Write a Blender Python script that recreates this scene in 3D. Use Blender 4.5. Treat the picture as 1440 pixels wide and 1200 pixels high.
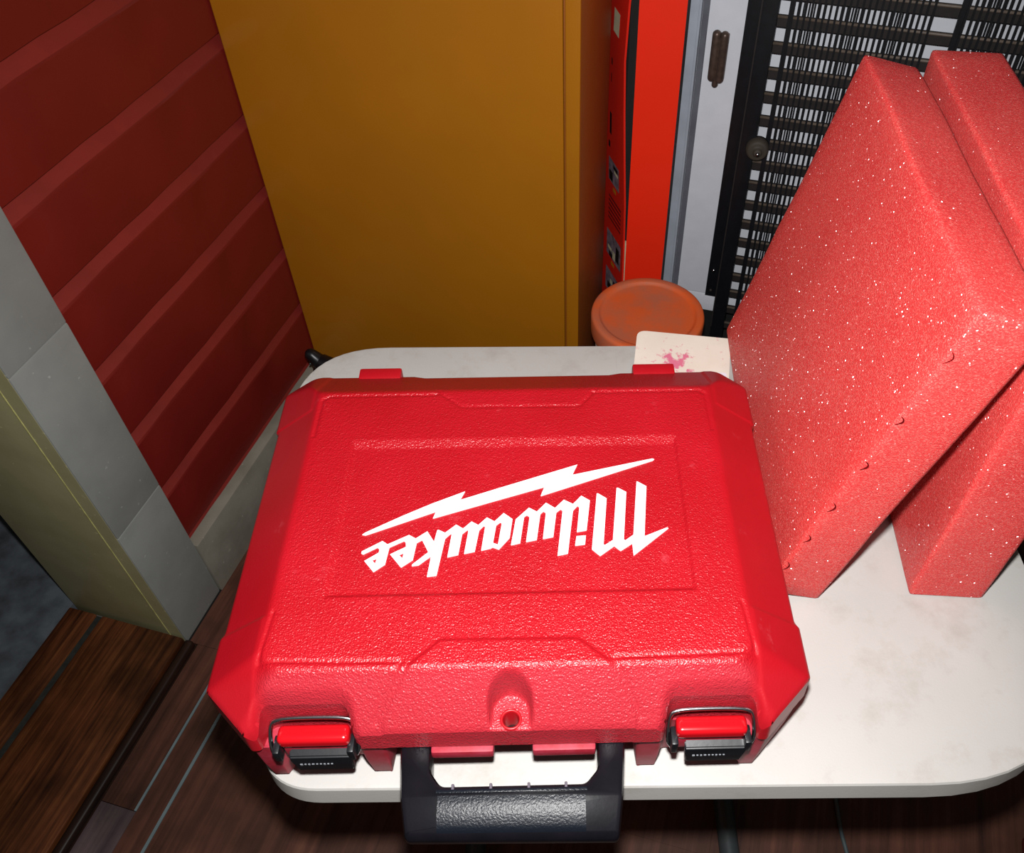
import bpy, bmesh, math, random
import numpy as np
from mathutils import Vector, Matrix
from mathutils.geometry import tessellate_polygon
random.seed(7)
for o in list(bpy.data.objects): bpy.data.objects.remove(o)
SC = bpy.context.scene
COL = SC.collection
PI = math.pi
T = 0.68                       # height of the table top

# ------------------------------------------------------------ camera, world, flash, exposure
cam_d = bpy.data.cameras.new('camera'); cam = bpy.data.objects.new('camera', cam_d); COL.objects.link(cam)
RX = Vector((0.96361717, 0.26728302, -0.00129412)); DN = Vector((0.19818318, -0.71772827, -0.66752495)); FW = Vector((-0.17934691, 0.64298205, -0.74458631))
CAMP = Vector((0, 0, T + 0.62))
m = Matrix(((RX.x, -DN.x, -FW.x, CAMP.x), (RX.y, -DN.y, -FW.y, CAMP.y), (RX.z, -DN.z, -FW.z, CAMP.z), (0, 0, 0, 1)))
cam.matrix_world = m
cam_d.sensor_fit = 'HORIZONTAL'; cam_d.sensor_width = 36; cam_d.lens = 1221.9 / 1440 * 36
cam_d.shift_x = -80 / 1440; cam_d.clip_start = 0.02
SC.camera = cam
w = bpy.data.worlds.new('world'); SC.world = w; w.use_nodes = True
w.node_tree.nodes['Background'].inputs[0].default_value = (1.0, 0.93, 0.85, 1)
w.node_tree.nodes['Background'].inputs[1].default_value = 0.05
fl_d = bpy.data.lights.new('camera_flash', 'SPOT'); fl = bpy.data.objects.new('camera_flash', fl_d); COL.objects.link(fl)
fl_d.energy = 46; fl_d.spot_size = math.radians(118); fl_d.spot_blend = 0.9; fl_d.shadow_soft_size = 0.012
fl_d.color = (1.0, 0.98, 0.97)
aim = FW * 1.0 + RX * (-0.035) + DN * 0.05
fl.location = CAMP - DN * 0.055
fl.rotation_euler = aim.to_track_quat('-Z', 'Y').to_euler()
SC.view_settings.view_transform = 'Standard'; SC.view_settings.look = 'None'
SC.view_settings.gamma = 1; SC.view_settings.exposure = 0; SC.view_settings.use_curve_mapping = False

# ------------------------------------------------------------ helpers
def lin(r, g, b):
    f = lambda c: (c / 255 / 12.92) if c <= 10.3 else ((c / 255 + 0.055) / 1.055) ** 2.4
    return (f(r), f(g), f(b), 1)

class NT:
    def __init__(s, name):
        s.m = bpy.data.materials.new(name); s.m.use_nodes = True
        s.t = s.m.node_tree; s.b = s.t.nodes['Principled BSDF']; s.l = s.t.links.new
    def n(s, typ, **kw):
        nd = s.t.nodes.new(typ)
        for k, v in kw.items():
            if k in nd.inputs: nd.inputs[k].default_value = v
            else: setattr(nd, k, v)
        return nd
    def coord(s, scale=(1, 1, 1), rot=(0, 0, 0), kind='Object'):
        tc = s.n('ShaderNodeTexCoord'); mp = s.n('ShaderNodeMapping')
        mp.inputs['Scale'].default_value = scale; mp.inputs['Rotation'].default_value = rot
        s.l(tc.outputs[kind], mp.inputs['Vector']); return mp.outputs['Vector']
    def noise(s, vec, scale, detail=3, rough=0.55):
        nd = s.n('ShaderNodeTexNoise'); nd.inputs['Scale'].default_value = scale
        nd.inputs['Detail'].default_value = detail; nd.inputs['Roughness'].default_value = rough
        s.l(vec, nd.inputs['Vector']); return nd.outputs['Fac']
    def ramp(s, fac, stops):
        r = s.n('ShaderNodeValToRGB'); e = r.color_ramp.elements
        e[0].position, e[0].color = stops[0]; e[1].position, e[1].color = stops[-1]
        for p, c in stops[1:-1]:
            x = e.new(p); x.color = c
        s.l(fac, r.inputs['Fac']); return r.outputs['Color']
    def mix(s, fac, a, b):
        x = s.n('ShaderNodeMix'); x.data_type = 'RGBA'
        for k, v in ((0, fac), (6, a), (7, b)):
            if isinstance(v, (tuple, float, int)): x.inputs[k].default_value = v
            else: s.l(v, x.inputs[k])
        return x.outputs[2]
    def bump(s, h, strength, dist):
        b = s.n('ShaderNodeBump'); b.inputs['Strength'].default_value = strength; b.inputs['Distance'].default_value = dist
        s.l(h, b.inputs['Height']); s.l(b.outputs['Normal'], s.b.inputs['Normal'])
        return b
    def set(s, col=None, rough=None, metal=None, spec=None):
        if col is not None:
            if isinstance(col, tuple): s.b.inputs['Base Color'].default_value = col
            else: s.l(col, s.b.inputs['Base Color'])
        if rough is not None: s.b.inputs['Roughness'].default_value = rough
        if metal is not None: s.b.inputs['Metallic'].default_value = metal
        if spec is not None: s.b.inputs['Specular IOR Level'].default_value = spec
        return s.m

def simple(name, col, rough=0.5, metal=0, var=0.15, scale=30, bump=0.1, bscale=200, spec=0.5, bdist=0.0005):
    k = NT(name); v = k.coord()
    f = k.noise(v, scale, 4)
    lo = tuple(c * (1 - var) for c in col[:3]) + (1,); hi = tuple(min(1, c * (1 + var)) for c in col[:3]) + (1,)
    c = k.ramp(f, [(0.3, lo), (0.7, hi)])
    if bump: k.bump(k.noise(v, bscale, 3), bump, bdist)
    return k.set(c, rough, metal, spec)

def wood(name, c1, c2, c3, rough=0.45, along='Y', bump=0.3, s=1.0, mot=0.35):
    k = NT(name); sc = {'Y': (60 * s, 2.2 * s, 60 * s), 'X': (2.2 * s, 60 * s, 60 * s), 'Z': (60 * s, 60 * s, 2.2 * s)}[along]
    v = k.coord(sc, kind='Object'); f = k.noise(v, 1.0, 6, 0.65)
    c = k.ramp(f, [(0.3, c1), (0.5, c2), (0.72, c3)])
    v2 = k.coord((1, 1, 1)); g = k.noise(v2, 9, 4)
    dark = k.ramp(g, [(0.35, (mot, mot, mot, 1)), (0.6, (1, 1, 1, 1))])
    mm = k.n('ShaderNodeMix'); mm.data_type = 'RGBA'; mm.blend_type = 'MULTIPLY'; mm.inputs[0].default_value = 0.7
    k.l(c, mm.inputs[6]); k.l(dark, mm.inputs[7])
    k.bump(f, bump, 0.0006)
    return k.set(mm.outputs[2], rough, 0, 0.35)

def link(name, me, mat=None, parent=None, smooth=False):
    o = bpy.data.objects.new(name, me); COL.objects.link(o)
    if mat: me.materials.append(mat)
    if parent: o.parent = parent
    if smooth: me.polygons.foreach_set('use_smooth', [True] * len(me.polygons))
    return o
def tag(o, label=None, cat=None, group=None, kind=None):
    for k, v in (('label', label), ('category', cat), ('group', group), ('kind', kind)):
        if v: o[k] = v
    return o
def empty(name, loc, rz=0, label=None, cat=None, group=None):
    o = bpy.data.objects.new(name, None); COL.objects.link(o); o.location = loc; o.rotation_euler = (0, 0, rz)
    o.empty_display_size = 0.05
    return tag(o, label, cat, group)
def frombm(name, bm, mat=None, parent=None, smooth=False, auto=None):
    bmesh.ops.recalc_face_normals(bm, faces=bm.faces)
    me = bpy.data.meshes.new(name); bm.to_mesh(me); bm.free()
    o = link(name, me, mat, parent, smooth)
    if auto: sharp(me, auto)
    return o
def sharp(me, ang=35):
    me.polygons.foreach_set('use_smooth', [True] * len(me.polygons))
    me.set_sharp_from_angle(angle=math.radians(ang))
def add_box(bm, a, b, bev=0, seg=2):
    r = bmesh.ops.create_cube(bm, size=1)
    vs = r['verts']; c = [(a[i] + b[i]) / 2 for i in range(3)]; s = [abs(b[i] - a[i]) for i in range(3)]
    for v in vs: v.co = Vector([v.co[i] * s[i] + c[i] for i in range(3)])
    if bev:
        es = list({e for v in vs for e in v.link_edges})
        bmesh.ops.bevel(bm, geom=es, offset=bev, segments=seg, affect='EDGES', profile=0.6)
    return vs
def box(name, a, b, mat, parent=None, bev=0, seg=2):
    bm = bmesh.new(); add_box(bm, a, b, bev, seg)
    return frombm(name, bm, mat, parent, auto=40 if bev else None)
def fillet(pts, r, seg=5):
    out = []; n = len(pts)
    for i, p in enumerate(pts):
        rr = r[i] if isinstance(r, (list, tuple)) else r
        p = Vector(p[:2]); a = Vector(pts[i - 1][:2]); b = Vector(pts[(i + 1) % n][:2])
        u = (a - p); v = (b - p); lu, lv = u.length, v.length
        if rr <= 0 or lu < 1e-9 or lv < 1e-9: out.append((p.x, p.y)); continue
        u /= lu; v /= lv; ang = u.angle(v)
        if ang > PI - 0.02: out.append((p.x, p.y)); continue
        d = min(rr / math.tan(ang / 2), lu * 0.49, lv * 0.49)
        p0 = p + u * d; p1 = p + v * d
        for k in range(seg + 1):
            t = k / seg; q = p0 * (1 - t) ** 2 + p * 2 * t * (1 - t) + p1 * t * t
            out.append((q.x, q.y))
    return out
def prism(bm, pts, z0, z1, holes=()):
    loops = [pts] + list(holes); polys = [[Vector((x, y, 0)) for x, y in l] for l in loops]
    tris = tessellate_polygon(polys); flat = [p for l in loops for p in l]
    lo = [bm.verts.new((x, y, z0)) for x, y in flat]; hi = [bm.verts.new((x, y, z1)) for x, y in flat]
    for t in tris:
        for vv, rev in ((hi, 0), (lo, 1)):
            f = [vv[i] for i in t]
            try: bm.faces.new(f[::-1] if rev else f)
            except ValueError: pass
    k = 0
    for l in loops:
        n = len(l)
        for i in range(n):
            a, b = k + i, k + (i + 1) % n
            try: bm.faces.new((lo[a], lo[b], hi[b], hi[a]))
            except ValueError: pass
        k += n
    return lo, hi
def tube(bm, path, r, seg=10, closed=False, cap=True):
    path = [Vector(p) for p in path]; n = len(path); rings = []
    prev = None
    for i, p in enumerate(path):
        a = path[i - 1] if (i or closed) else p; b = path[(i + 1) % n] if (i < n - 1 or closed) else p
        t = (b - a).normalized()
        if prev is None: u = t.orthogonal().normalized()
        else: u = (prev - t * prev.dot(t)).normalized()
        prev = u; v = t.cross(u); rr = r[i] if isinstance(r, (list, tuple)) else r
        rings.append([bm.verts.new(p + (u * math.cos(2 * PI * k / seg) + v * math.sin(2 * PI * k / seg)) * rr) for k in range(seg)])
    m_ = n if closed else n - 1
    for i in range(m_):
        A, B = rings[i], rings[(i + 1) % n]
        for k in range(seg): bm.faces.new((A[k], A[(k + 1) % seg], B[(k + 1) % seg], B[k]))
    if cap and not closed:
        bm.faces.new(rings[0][::-1]); bm.faces.new(rings[-1])
def smoothpath(pts, it=3):
    pts = [Vector(p) for p in pts]
    for _ in range(it):
        q = [pts[0]]
        for a, b in zip(pts, pts[1:]): q += [a * 0.75 + b * 0.25, a * 0.25 + b * 0.75]
        q.append(pts[-1]); pts = q
    return pts
def lathe(bm, prof, seg=48, c=(0, 0, 0), wob=None):
    rings = []
    for r, z in prof:
        if r < 1e-6: rings.append([bm.verts.new((c[0], c[1], c[2] + z))])
        else: rings.append([bm.verts.new((c[0] + r * math.cos(2 * PI * k / seg), c[1] + r * math.sin(2 * PI * k / seg), c[2] + z)) for k in range(seg)])
    for A, B in zip(rings, rings[1:]):
        for k in range(seg):
            a, b = A[k % len(A)], A[(k + 1) % seg % len(A)]; cc, d = B[(k + 1) % seg % len(B)], B[k % len(B)]
            f = []
            for v in (a, b, cc, d):
                if v not in f: f.append(v)
            if len(f) > 2:
                try: bm.faces.new(f)
                except ValueError: pass
def copy_part(o, parent, loc=None):
    c = o.copy(); COL.objects.link(c); c.parent = parent
    if loc is not None: c.location = loc
    return c

# ------------------------------------------------------------ materials
M = {}
M['floor'] = wood('brown_floor', lin(58, 34, 26), lin(88, 54, 42), lin(112, 72, 56), 0.5)
M['floor_grey'] = wood('greyed_floor', lin(72, 58, 62), lin(92, 76, 78), lin(110, 92, 92), 0.6)
M['inlay'] = simple('grey_inlay', lin(104, 120, 124), 0.6)
M['oak'] = wood('stained_wood', lin(44, 22, 13), lin(92, 50, 27), lin(126, 76, 42), 0.4, bump=0.4, s=2.6, mot=0.12)
M['nosing'] = wood('dark_nosing', lin(24, 14, 10), lin(44, 26, 18), lin(66, 40, 28), 0.45)
M['slab'] = simple('dusty_dark_floor', lin(74, 80, 86), 0.75, var=0.5, scale=26, bump=0.4)
M['siding'] = simple('barn_red_paint', lin(112, 25, 20), 0.42, var=0.08, scale=8, bump=0.12, bscale=60)
def casing_mat(name, a, b):
    k = NT(name); v = k.coord(); f = k.noise(v, 14, 5)
    c = k.ramp(f, [(0.35, a), (0.62, b)])
    sp = k.noise(v, 90, 2); msk = k.ramp(sp, [(0.70, (0, 0, 0, 1)), (0.74, (1, 1, 1, 1))])
    c = k.mix(msk, c, tuple(min(1, x * 1.35) for x in b[:3]) + (1,))
    k.bump(k.noise(v, 40, 4), 0.22, 0.0010)
    return k.set(c, 0.45, 0, 0.45)
M['casing'] = casing_mat('grey_casing_paint', lin(138, 141, 138), lin(146, 149, 145))
M['jamb'] = casing_mat('olive_jamb_paint', lin(158, 152, 112), lin(168, 162, 122))
M['base'] = casing_mat('grey_baseboard_paint', lin(128, 124, 112), lin(146, 142, 130))
M['yellow'] = simple('mustard_enamel', lin(170, 107, 16), 0.38, var=0.06, scale=5, bump=0.06, bscale=260, bdist=0.0003)
M['cab_side'] = simple('shaded_mustard_enamel', lin(150, 84, 22), 0.5, var=0.12, scale=6)  # cabinet side coloured darker than the door, shading put into the colour
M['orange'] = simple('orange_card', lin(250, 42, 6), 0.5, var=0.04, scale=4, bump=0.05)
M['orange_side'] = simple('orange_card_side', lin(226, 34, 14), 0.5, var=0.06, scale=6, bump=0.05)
M['ink'] = simple('black_card_inside', lin(20, 19, 18), 0.8)
M['cream_card'] = simple('cream_card', lin(210, 200, 165), 0.8, var=0.15, scale=60)
M['alu'] = simple('dull_aluminium', lin(168, 176, 188), 0.4, 0.0, var=0.1, scale=18, bump=0.08)
M['white_panel'] = simple('white_enamel', lin(226, 230, 238), 0.32, var=0.03, scale=40, bump=0.05)
M['bronze'] = simple('rusty_bronze', lin(92, 74, 66), 0.38, 0.4, var=0.3, scale=120)
M['black'] = simple('black_plastic', lin(15, 17, 21), 0.35, var=0.15, scale=50, bump=0.1)
M['rackblack'] = simple('black_paint', lin(14, 16, 21), 0.45, var=0.25, scale=60, bump=0.15)
M['slatbrown'] = simple('brown_black_paint', lin(34, 28, 28), 0.6, var=0.25, scale=80)
M['slattan'] = simple('lit_edge_tan', lin(104, 92, 82), 0.5, var=0.25, scale=120)  # tan colour paints the light along the top edge of each slat
M['rubber'] = simple('brown_rubber', lin(62, 54, 46), 0.7)
M['terracotta'] = None
M['steel'] = simple('bright_steel', lin(190, 192, 198), 0.22, 1.0, var=0.1)
M['darksteel'] = simple('dark_steel_tube', lin(66, 72, 74), 0.4, 0.3)
def terracotta():
    k = NT('terracotta_plastic'); v = k.coord()
    f = k.noise(v, 22, 5, 0.6)
    c = k.ramp(f, [(0.38, lin(226, 98, 44)), (0.66, lin(196, 106, 74))])
    k.bump(k.noise(v, 300, 2), 0.1, 0.0003)
    return k.set(c, 0.55, 0, 0.4)
M['terracotta'] = terracotta()

def struct(o): return tag(o, kind='structure')

# ------------------------------------------------------------ floor
fl_o = struct(box('floor', (-0.80, -0.5, -0.05), (2.3, 1.9, -0.008), simple('subfloor', lin(20, 14, 12), 0.9)))
def plank(x0, x1, y0, y1, mat, top=0.0):
    o = box('plank', (x0, y0, -0.012), (x1, y1, top), mat, fl_o); return o
plank(-0.7715, -0.7185, 0.24, 0.4975, M['floor']); plank(-0.7875, -0.7185, 0.498, 1.9, M['floor'])
plank(-0.7715, -0.7145, -0.5, 0.239, M['floor_grey'], 0.0003)
plank(-0.714, -0.6765, -0.5, 0.9, M['floor']); plank(-0.714, -0.6765, 0.901, 1.9, M['floor'])
box('inlay_strip', (-0.718, 0.24, -0.01), (-0.7145, 1.9, 0.0006), M['inlay'], fl_o)
box('inlay_strip', (-0.676, -0.5, -0.01), (-0.6715, 1.9, 0.0006), M['inlay'], fl_o)
x = -0.671; k = 0
while x < 2.3:
    x1 = min(x + 0.19, 2.3); e = [-0.5, [0.62, 0.15, 0.85, 0.40][k % 4], 1.9]
    for a, b in zip(e, e[1:]): plank(x, x1 - 0.0002, a, b - 0.0002, M['floor'])
    x = x1; k += 1
struct(box('floor', (-2.2, -0.5, -0.05), (-1.008, 2.0, 0.012), M['slab']))
# threshold of the doorway
th = struct(box('trim_1', (-1.006, -0.5, -0.05), (-0.772, 0.497, -0.002), M['nosing']))
box('threshold_board', (-0.941, -0.5, -0.002), (-0.790, 0.494, 0.020), M['oak'], th, bev=0.003)
box('threshold_board', (-1.004, -0.5, -0.002), (-0.9525, 0.494, 0.020), M['oak'], th, bev=0.003)
box('grimy_gap', (-0.953, -0.5, -0.002), (-0.9395, 0.493, 0.0155), simple('grime', lin(30, 33, 29), 0.8, var=0.5, scale=90, bump=0.5), th)
box('nosing', (-0.789, -0.5, -0.002), (-0.774, 0.496, 0.014), M['nosing'], th, bev=0.005, seg=3)

# ------------------------------------------------------------ left wall: red siding over a core, casing, baseboard
wl = struct(box('wall_left', (-0.98, 0.52, -0.02), (-0.822, 1.9, 2.4), M['siding']))
prof = [(-0.822, 0), (-0.800, 0), (-0.800, 0.0945), (-0.8020, 0.0985), (-0.8120, 0.1120), (-0.8150, 0.1215), (-0.822, 0.1215)]
bmz = bmesh.new()
y0, y1 = 0.598, 1.9
nseg = 26
rows = []
for j in range(nseg + 1):
    y = y0 + (y1 - y0) * j / nseg
    rows.append([bmz.verts.new((px + (random.uniform(-.0006, .0006) if 0 < i < 6 and i in (1, 3) else 0), y, pz + (random.uniform(-.0012, .0012) if i in (3, 4) else (random.uniform(-.0007, .0007) if i == 1 else 0)))) for i, (px, pz) in enumerate(prof)])
for A, B in zip(rows, rows[1:]):
    for i in range(len(prof)):
        i2 = (i + 1) % len(prof)
        bmz.faces.new((A[i], A[i2], B[i2], B[i]))
bmz.faces.new(rows[0]); bmz.faces.new(rows[-1][::-1])
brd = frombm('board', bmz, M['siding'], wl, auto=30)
brd.data.materials.append(simple('lit_red_ledge', lin(128, 37, 31), 0.5, var=0.12, scale=14, bump=0.12, bscale=60))  # up-facing cove bands painted lighter to stand in for the light they catch
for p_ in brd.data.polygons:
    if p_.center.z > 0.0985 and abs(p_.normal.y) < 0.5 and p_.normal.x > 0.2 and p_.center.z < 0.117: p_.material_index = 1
ZB = 0.2745 - 0.1222 * 2
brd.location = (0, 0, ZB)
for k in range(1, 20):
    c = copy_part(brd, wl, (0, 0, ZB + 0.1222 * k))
cas = struct(box('trim_2', (-0.816, 0.4965, 0.0), (-0.790, 0.598, 0.2945), M['casing'], bev=0.0022))
box('casing_board', (-0.816, 0.4966, 0.2951), (-0.7901, 0.598, 0.6095), M['casing'], cas, bev=0.0022)
c2 = box('casing_board', (-0.816, 0.4965, 0.6100), (-0.7903, 0.598, 2.1), M['casing'], cas, bev=0.0022)
struct(box('door_1', (-1.0, 0.4995, 0.0), (-0.8165, 0.530, 2.1), M['jamb'], bev=0.002))
struct(box('trim_3', (-0.8162, 0.4962, 0.004), (-0.7925, 0.4976, 2.1), M['jamb']))
box('paint_bead', (-0.8180, 0.4956, 0.01), (-0.8163, 0.4972, 2.1), simple('pale_yellow_paint', lin(196, 192, 124), 0.5, var=0.25, scale=60), cas)
bbm = struct(box('baseboard_left', (-0.811, 0.599, 0.0), (-0.786, 1.9, 0.134), M['base'], bev=0.002))
struct(box('wall_back', (-2.2, 1.9, 0), (2.3, 1.95, 2.4), simple('dim_wall', lin(120, 110, 100), 0.8)))
# far side of the next room, dim behind the doorway
struct(box('wall_far_left', (-2.25, -0.5, 0), (-2.2, 2.0, 2.4), simple('dim_blue_wall', lin(70, 78, 92), 0.8)))

# ------------------------------------------------------------ mustard steel cabinet
cb = empty('steel_cabinet', (-0.5376, 1.13, 0), 0, 'tall mustard yellow steel cabinet standing in the corner against the red wall', 'cabinet')
L = lambda x, y, z: (x + 0.5376, y - 1.13, z)
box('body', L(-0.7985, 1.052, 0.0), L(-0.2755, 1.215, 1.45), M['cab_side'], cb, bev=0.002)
box('door', L(-0.7983, 1.0445, 0.02), L(-0.2985, 1.0515, 1.44), M['yellow'], cb, bev=0.0022, seg=3)
box('front_frame', L(-0.2955, 1.0448, 0.0), L(-0.2755, 1.0520, 1.45), M['yellow'], cb, bev=0.0018, seg=3)

# ------------------------------------------------------------ orange box
ob = empty('cardboard_box', (-0.2, 1.22, 0), 0, 'tall orange cardboard box with a gaping side seam beside the mustard cabinet', 'box')
L = lambda x, y, z: (x + 0.2, y - 1.22, z)
bm = bmesh.new()
def sheet(bm, a, b, z0, z1, th_, bow=0, n=14, sgn=1):
    # a,b: (x,y) bottom ends; bow moves edge a sideways in the middle of its height
    d = Vector((b[0] - a[0], b[1] - a[1])); nn = Vector((-d.y, d.x)).normalized() * th_
    rr = []
    for i in range(n + 1):
        t = i / n; z = z0 + (z1 - z0) * t
        s = bow(z) if callable(bow) else 0
        p0 = (a[0] + s, a[1]); p1 = b
        rr.append([bm.verts.new((*p0, z)), bm.verts.new((*p1, z)), bm.verts.new((p1[0] + nn.x, p1[1] + nn.y, z)), bm.verts.new((p0[0] + nn.x, p0[1] + nn.y, z))])
    for A, B in zip(rr, rr[1:]):
        for i in range(4): bm.faces.new((A[i], A[(i + 1) % 4], B[(i + 1) % 4], B[i]))
    bm.faces.new(rr[0]); bm.faces.new(rr[-1][::-1])
P = lambda x, y: (x + 0.2, y - 1.22)
sheet(bm, P(-0.2335, 1.198), P(-0.1680, 1.200), 0, 1.12, 0.003, lambda z: 0.0015 * min(1, max(0, (0.8 - z) / 0.5)))
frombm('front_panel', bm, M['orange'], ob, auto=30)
def bowf(z):   # gap is wide around the middle, closing towards the foot
    return float(np.interp(z, [0.0, 0.334, 0.467, 0.594, 0.707, 0.758, 0.807, 0.95], [0.009, 0.0075, 0.005, -0.002, -0.0073, -0.0067, -0.004, 0.006]))
bm = bmesh.new(); sheet(bm, P(-0.2440, 1.199), P(-0.306, 1.300), 0, 1.12, -0.003, bowf)
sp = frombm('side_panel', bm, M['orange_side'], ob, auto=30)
box('inside_lining', L(-0.249, 1.219, 0.38), L(-0.172, 1.222, 1.11), M['ink'], ob)
box('inside_packing', L(-0.243, 1.212, 0.0), L(-0.172, 1.217, 0.40), M['cream_card'], ob)
bm = bmesh.new(); sheet(bm, P(-0.1680, 1.203), P(-0.168, 1.230), 0, 1.12, 0.003); sheet(bm, P(-0.306, 1.3), P(-0.168, 1.230), 0, 1.12, -0.003)
frombm('back_panel', bm, M['ink'], ob)
# printing on the side panel: flat pictures and text blocks
pr_dark = simple('print_grey', lin(128, 112, 122), 0.5, var=0.5, scale=90, bump=0)
pr_blk = simple('print_black', lin(30, 18, 16), 0.5, bump=0)
pr_yel = simple('print_yellow', lin(196, 120, 20), 0.5, bump=0)
pr_red = simple('print_dark_red', lin(120, 18, 12), 0.5, bump=0)
u0 = Vector((-0.2440 + 0.2, 1.199 - 1.22)); du = (Vector((-0.306 + 0.2, 1.300 - 1.22)) - u0)
nn = Vector((du.y, -du.x)).normalized(); nn = -nn if nn.dot(Vector((0.2, -1.22))) < 0 else nn
def pq(bm, s0, s1, z0, z1, off=0.0012):
    def pt(s, z):
        b_ = bowf(z) * (1 - s); q = u0 + du * s + nn * off
        return (q.x + b_, q.y, z)
    n = 3; vs = [[bm.verts.new(pt(s0 + (s1 - s0) * i / n, z)) for i in range(n + 1)] for z in (z0, z1)]
    for i in range(n): bm.faces.new((vs[0][i], vs[0][i + 1], vs[1][i + 1], vs[1][i]))
def part_pq(name, mat, rects, off=0.0012):
    bm = bmesh.new()
    for r in rects: pq(bm, *r, off)
    return frombm(name, bm, mat, ob)
part_pq('picture', pr_dark, [(0.18, 0.60, 0.491, 0.533)]); part_pq('picture', pr_dark, [(0.06, 0.61, 0.340, 0.392)]); part_pq('picture', pr_dark, [(0.08, 0.61, 0.262, 0.310)])
for r_ in ([(0.42, 0.56, 0.494, 0.512), (0.22, 0.4, 0.522, 0.529), (0.12, 0.24, 0.350, 0.380), (0.36, 0.5, 0.342, 0.352), (0.15, 0.3, 0.28, 0.30), (0.4, 0.52, 0.268, 0.282)]): part_pq('picture_detail', pr_blk, [r_], 0.0018)
for r_ in ([(0.2, 0.36, 0.516, 0.521), (0.26, 0.36, 0.345, 0.362), (0.4, 0.55, 0.355, 0.362), (0.33, 0.42, 0.285, 0.295)]): part_pq('picture_detail', M['cream_card'], [r_], 0.0018)
for r_ in ([(0.3, 0.42, 0.478, 0.486), (0.3, 0.42, 0.327, 0.335)]): part_pq('printed_rule', pr_yel, [r_])
part_pq('printed_text', pr_red, [(0.10, 0.58, 0.459 - 0.0085 * k, 0.463 - 0.0085 * k) for k in range(6)])
for r_ in ([(0.50, 0.58, 0.575, 0.612), (0.55, 0.62, 0.550, 0.561), (0.49, 0.54, 0.690, 0.700), (0.52, 0.55, 0.662, 0.676)]): part_pq('printed_mark', pr_blk, [r_])
part_pq('tape_scrap', M['cream_card'], [(0.25, 0.5, 0.742, 0.775)])

# ------------------------------------------------------------ white steel cabinet with aluminium edge, latch
wc = empty('metal_cabinet', (0.2, 1.40, 0), 0, 'tall white enamelled metal cabinet behind the black wire rack', 'cabinet')
L = lambda x, y, z: (x - 0.2, y - 1.40, z)
box('body', L(-0.166, 1.268, 0.275), L(0.62, 1.60, 1.35), M['white_panel'], wc, bev=0.003)
box('plinth', L(-0.150, 1.270, 0.235), L(0.60, 1.58, 0.2735), M['white_panel'], wc, bev=0.002)
box('base', L(-0.150, 1.290, 0.0), L(0.60, 1.58, 0.234), M['ink'], wc)
bm = bmesh.new()
add_box(bm, L(-0.1860, 1.250, 0.0), L(-0.1545, 1.2545, 1.35), 0.0012)
add_box(bm, L(-0.1572, 1.240, 0.0), L(-0.1535, 1.2545, 1.35), 0.0012)
frombm('edge_trim', bm, M['alu'], wc, auto=40)
box('recess_shade_strip', L(-0.1535, 1.2555, 0.0), L(-0.1455, 1.2675, 1.35), simple('shaded_grey_strip', lin(96, 98, 108), 0.6), wc)  # grey strip painted as the shade in the recess beside the trim
# rusty latch: a plate with two half-round barrels
lt = box('latch', L(-0.1368, 1.2650, 0.680), L(-0.1122, 1.2680, 0.749), M['bronze'], wc, bev=0.0015)
bm = bmesh.new()
def capsule(bm, p, q, r, sy=1.0):
    p, q = Vector(p), Vector(q); d = (q - p).normalized(); pts = []; rr = []
    for k in range(6):
        a = k / 5 * PI / 2; pts.append(p - d * r * math.cos(a)); rr.append(max(1e-4, r * math.sin(a)))
    for k in range(6):
        a = k / 5 * PI / 2; pts.append(q + d * r * math.sin(a)); rr.append(max(1e-4, r * math.cos(a)))
    tube(bm, pts, rr, 14)
capsule(bm, L(-0.1302, 1.2620, 0.684), L(-0.1302, 1.2620, 0.747), 0.0066)
frombm('barrel', bm, M['bronze'], wc, smooth=True)
bm = bmesh.new(); capsule(bm, L(-0.1186, 1.2610, 0.683), L(-0.1186, 1.2610, 0.747), 0.0066); capsule(bm, L(-0.1245, 1.2630, 0.673), L(-0.1245, 1.2630, 0.742), 0.0050)
frombm('barrel', bm, M['bronze'], wc, smooth=True)

# ------------------------------------------------------------ black wire rack
rk = empty('wire_rack', (0.19, 1.235, 0), 0, 'black steel rack of level slats and thin upright wires against the white cabinet', 'rack')
L = lambda x, y, z: (x - 0.19, y - 1.235, z)
ZT = 1.30
bm = bmesh.new()
add_box(bm, L(-0.0925, 1.252, 0.285), L(-0.071, 1.2545, ZT), 0.0006)
frombm('mounting_flange', bm, M['rackblack'], rk, auto=40)
box('side_rail', L(-0.0712, 1.222, 0.19), L(-0.0485, 1.2545, ZT), M['rackblack'], rk, bev=0.0015)
box('rail_edge', L(-0.0722, 1.2205, 0.24), L(-0.0702, 1.2222, ZT), M['slatbrown'], rk)
box('side_rail', L(0.455, 1.222, 0.19), L(0.478, 1.2545, ZT), M['rackblack'], rk, bev=0.0015)
SLX0, SLX1 = -0.049, 0.4555
slat = None
for k in range(28):
    z = 0.7955 + 0.0366 * 2 + 0.0366 * 10 - 0.0366 * k
    if k == 0:
        slat = box('slat', L(SLX0, 1.234, -0.0165), L(SLX1, 1.2395, -0.0005), M['slatbrown'], rk, bev=0.0008, seg=1)
        bm = bmesh.new()
        tube(bm, [L(SLX0, 1.2338, -0.0020), L(SLX1, 1.2338, -0.0020)], 0.0022, 10)
        rod = frombm('slat_rod', bm, M['slattan'], slat, smooth=True)
        slat.location.z = z
    else:
        s2 = copy_part(slat, rk, (0, 0, z)); copy_part(rod, s2)
wx = []
x = -0.0215
while x < 0.452:
    if not (0.152 < x < 0.181): wx.append(x)
    x += 0.0080
bm = bmesh.new()
for x in wx:
    add_box(bm, L(x - 0.0014, 1.2275, 0.2), L(x + 0.0014, 1.2293, ZT - 0.01))
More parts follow.
